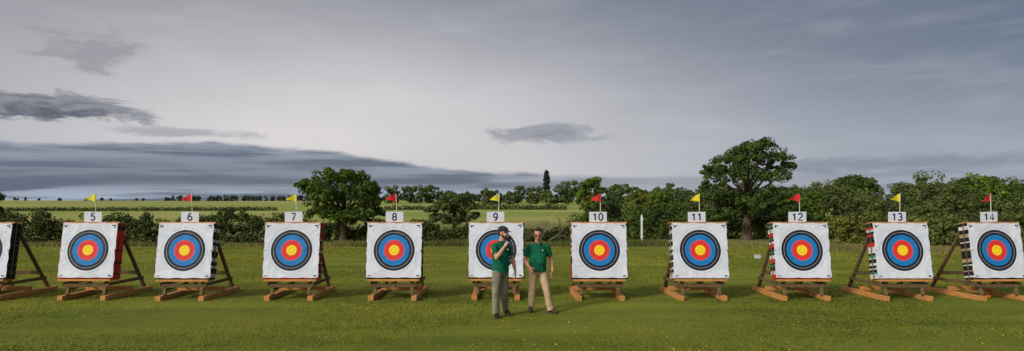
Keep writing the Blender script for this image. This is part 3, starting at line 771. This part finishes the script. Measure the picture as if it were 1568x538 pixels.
# ------------------------------------------------------------------ small things
e=empty('white_marker_post',(8.9,45,0))
mb=MB(); mb.box((-0.05,-0.03,-0.1),(0.05,0.03,1.55)); mb.add([(-0.05,-0.03,1.55),(0.05,-0.03,1.55),(0.05,0.03,1.55),(-0.05,0.03,1.55),(0,0,1.63)],[(0,1,4),(1,2,4),(2,3,4),(3,0,4)])
mb.box((-0.075,-0.05,1.2),(0.075,-0.033,1.45)); mb.obj('post_and_plate',[pmat('white_paint',(0.7,0.7,0.7),0.5,0.08)],e)
e.location=(8.1,41,0)
e=empty('equipment_box',(10.1,27,0))
mb=MB(); mb.box((-0.11,-0.08,0.0),(0.11,0.08,0.13)); mb.box((-0.12,-0.09,0.132),(0.12,0.09,0.155)); mb.box((-0.04,-0.10,0.09),(0.04,-0.09,0.13)); mb.obj('box_and_lid',[pmat('white_plastic',(0.50,0.52,0.55),0.4,0.05)],e,bevel=0.01)
mor=pmat('orange_canvas',(0.75,0.20,0.01),0.8,0.15,10,0.5,20)
for x,y in((10.85,16.3),(11.1,15.35)):
    e=empty('orange_sandbag',(x,y,0)); mb=MB()
    mb.ell((0,0,0.045),(0.09,0.07,0.045)); mb.ell((0.07,0.01,0.045),(0.04,0.05,0.035)); mb.limb([(0,0,0.07),(0.01,0,0.10),(0.02,0,0.12)],[0.025,0.014,0.025])
    mb.obj('filled_bag',[mor],e,voxel=0.008,sm=3)

# ------------------------------------------------------------------ sun + sky
SUN_DIR=Vector((-0.62,-0.62,0.50)).normalized()
sl=bpy.data.lights.new('sun','SUN'); sl.energy=2.8; sl.angle=math.radians(11); sl.color=(1.0,0.92,0.80)
so=bpy.data.objects.new('sun',sl); link(so); so.rotation_euler=(-SUN_DIR).to_track_quat('-Z','Y').to_euler()
w=bpy.data.worlds.new('World'); scene.world=w; w.use_nodes=True
g=G(w.node_tree); bg=g.n['Background']
sky=g.n.new('ShaderNodeTexSky'); sky.sky_type='NISHITA'; sky.sun_disc=False
sky.sun_elevation=math.asin(SUN_DIR.z); sky.sun_rotation=math.atan2(SUN_DIR.x,SUN_DIR.y)%(2*math.pi)
dv=g.n.new('ShaderNodeTexCoord').outputs['Generated']
x_,y_,z_=g.sep(dv)
az=g.math('DEGREES',g.math('ARCTAN2',x_,y_)); el=g.math('DEGREES',g.math('ARCSINE',z_))
def gauss(ca,ce,sa,se):
    a=g.math('DIVIDE',g.math('SUBTRACT',az,ca),sa); b_=g.math('DIVIDE',g.math('SUBTRACT',el,ce),se)
    return g.math('EXPONENT',g.math('MULTIPLY',g.math('ADD',g.math('MULTIPLY',a,a),g.math('MULTIPLY',b_,b_)),-1.0))
cv=g.vec(g.math('MULTIPLY',az,0.10),g.math('MULTIPLY',el,0.45),0.0)
ns=g.noise(cv,1.0,7,0.58,0.3)
cv2=g.vec(g.math('MULTIPLY',az,0.22),g.math('MULTIPLY',el,0.75),3.0)
nw=g.noise(cv2,1.0,9,0.66,0.5)
cv3=g.vec(g.math('MULTIPLY',az,0.04),g.math('MULTIPLY',el,0.10),8.0)
nb_=g.noise(cv3,1.0,4,0.5)
cv4=g.vec(g.math('MULTIPLY',az,0.07),g.math('MULTIPLY',el,1.25),5.0)
nl=g.noise(cv4,1.0,6,0.55,0.2)             # thin stratus layers
bright=gauss(-13,6.5,29,8.5)
hor=g.ss(el,0.0,13.0,1.0,0.0)
base=g.mix(hor,(0.125,0.158,0.225),(0.36,0.405,0.485))
topl=gauss(-30,17,30,13)
base=g.mix(g.math('MULTIPLY',topl,0.75),base,(0.34,0.335,0.36))
base=g.mix(g.math('MULTIPLY',bright,0.97),base,(0.78,0.735,0.735))
base=g.mix(g.ss(nb_,0.3,0.7,0.0,0.20),base,(0.20,0.22,0.27))
base=g.mix(g.ss(ns,0.45,0.75,0.0,0.14),base,(0.74,0.72,0.73))
def cloud(ca,ce,sa,se,op,src,amp=1.5,lo=0.55,hi=1.0):
    a=g.math('DIVIDE',g.math('SUBTRACT',az,ca),sa); b_=g.math('DIVIDE',g.math('SUBTRACT',el,ce),se)
    d=g.math('SQRT',g.math('ADD',g.math('MULTIPLY',a,a),g.math('MULTIPLY',b_,b_)))
    d=g.math('ADD',d,g.math('MULTIPLY',g.math('SUBTRACT',src,0.5),-amp*1.6))
    return g.math('MULTIPLY',g.ss(d,lo,hi,1.0,0.0),op)
upper=g.math('ADD',g.ss(az,-22.0,3.0,5.2,2.9),g.ss(az,-40,-22,-0.5,0.0))
dd=g.math('SUBTRACT',g.math('ADD',upper,g.math('MULTIPLY',g.math('SUBTRACT',ns,0.5),2.0)),el)
bank=g.math('MULTIPLY',g.ss(dd,0.0,0.45),g.ss(az,-5.0,14.0,0.94,0.42))
bankcol=g.mix(g.ss(nl,0.38,0.62),(0.090,0.118,0.180),(0.29,0.33,0.41))
depth=g.ss(dd,0.2,2.0)
bankcol=g.mix(g.math('MULTIPLY',depth,0.45),bankcol,(0.085,0.115,0.185))
lows=g.math('MULTIPLY',g.ss(el,2.0,0.7),g.ss(nl,0.42,0.58))
base=g.mix(bank,base,bankcol)
base=g.mix(g.math('MULTIPLY',lows,0.75),base,(0.42,0.50,0.62))
c1=cloud(-36,6.9,7.4,1.25,0.95,nw,1.7)
base=g.mix(c1,base,g.mix(g.ss(nw,0.42,0.62),(0.085,0.095,0.130),(0.26,0.265,0.31)))
c5=cloud(-27,5.7,7.0,0.45,0.6,nw,1.6,0.3,1.1)
base=g.mix(c5,base,(0.27,0.285,0.34))
c2=cloud(3.0,6.35,5.4,0.95,0.75,nw,1.9,0.30,1.10)
base=g.mix(c2,base,g.mix(g.ss(nw,0.42,0.62),(0.15,0.165,0.215),(0.27,0.285,0.34)))
c3=cloud(-33,11.2,3.2,1.6,0.5,nw,2.2,0.3,1.2)
base=g.mix(c3,base,(0.21,0.215,0.25))
c4=cloud(31,3.2,10,0.8,0.65,nw,1.8,0.3,1.2)
base=g.mix(c4,base,(0.17,0.205,0.275))
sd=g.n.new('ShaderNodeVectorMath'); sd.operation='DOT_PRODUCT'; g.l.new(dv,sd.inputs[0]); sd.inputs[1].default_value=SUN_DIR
added_glow=g.ss(sd.outputs['Value'],0.15,1.0)  # brightening added around the sun, behind the camera, for more ambient light
base=g.mix(added_glow,base,(1.05,1.0,0.93))
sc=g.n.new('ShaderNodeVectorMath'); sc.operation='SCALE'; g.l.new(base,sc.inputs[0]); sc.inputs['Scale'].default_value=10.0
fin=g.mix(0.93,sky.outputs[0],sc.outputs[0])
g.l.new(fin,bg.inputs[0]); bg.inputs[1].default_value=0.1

# ------------------------------------------------------------------ camera
cam=bpy.data.cameras.new('camera'); co=bpy.data.objects.new('camera',cam); link(co)
cam.sensor_width=36; cam.lens=36*1005/1568; cam.shift_y=47/1568; cam.clip_end=9000; cam.clip_start=0.1
co.location=(0,0,2.15); co.rotation_euler=(math.radians(90),0,0)
scene.camera=co
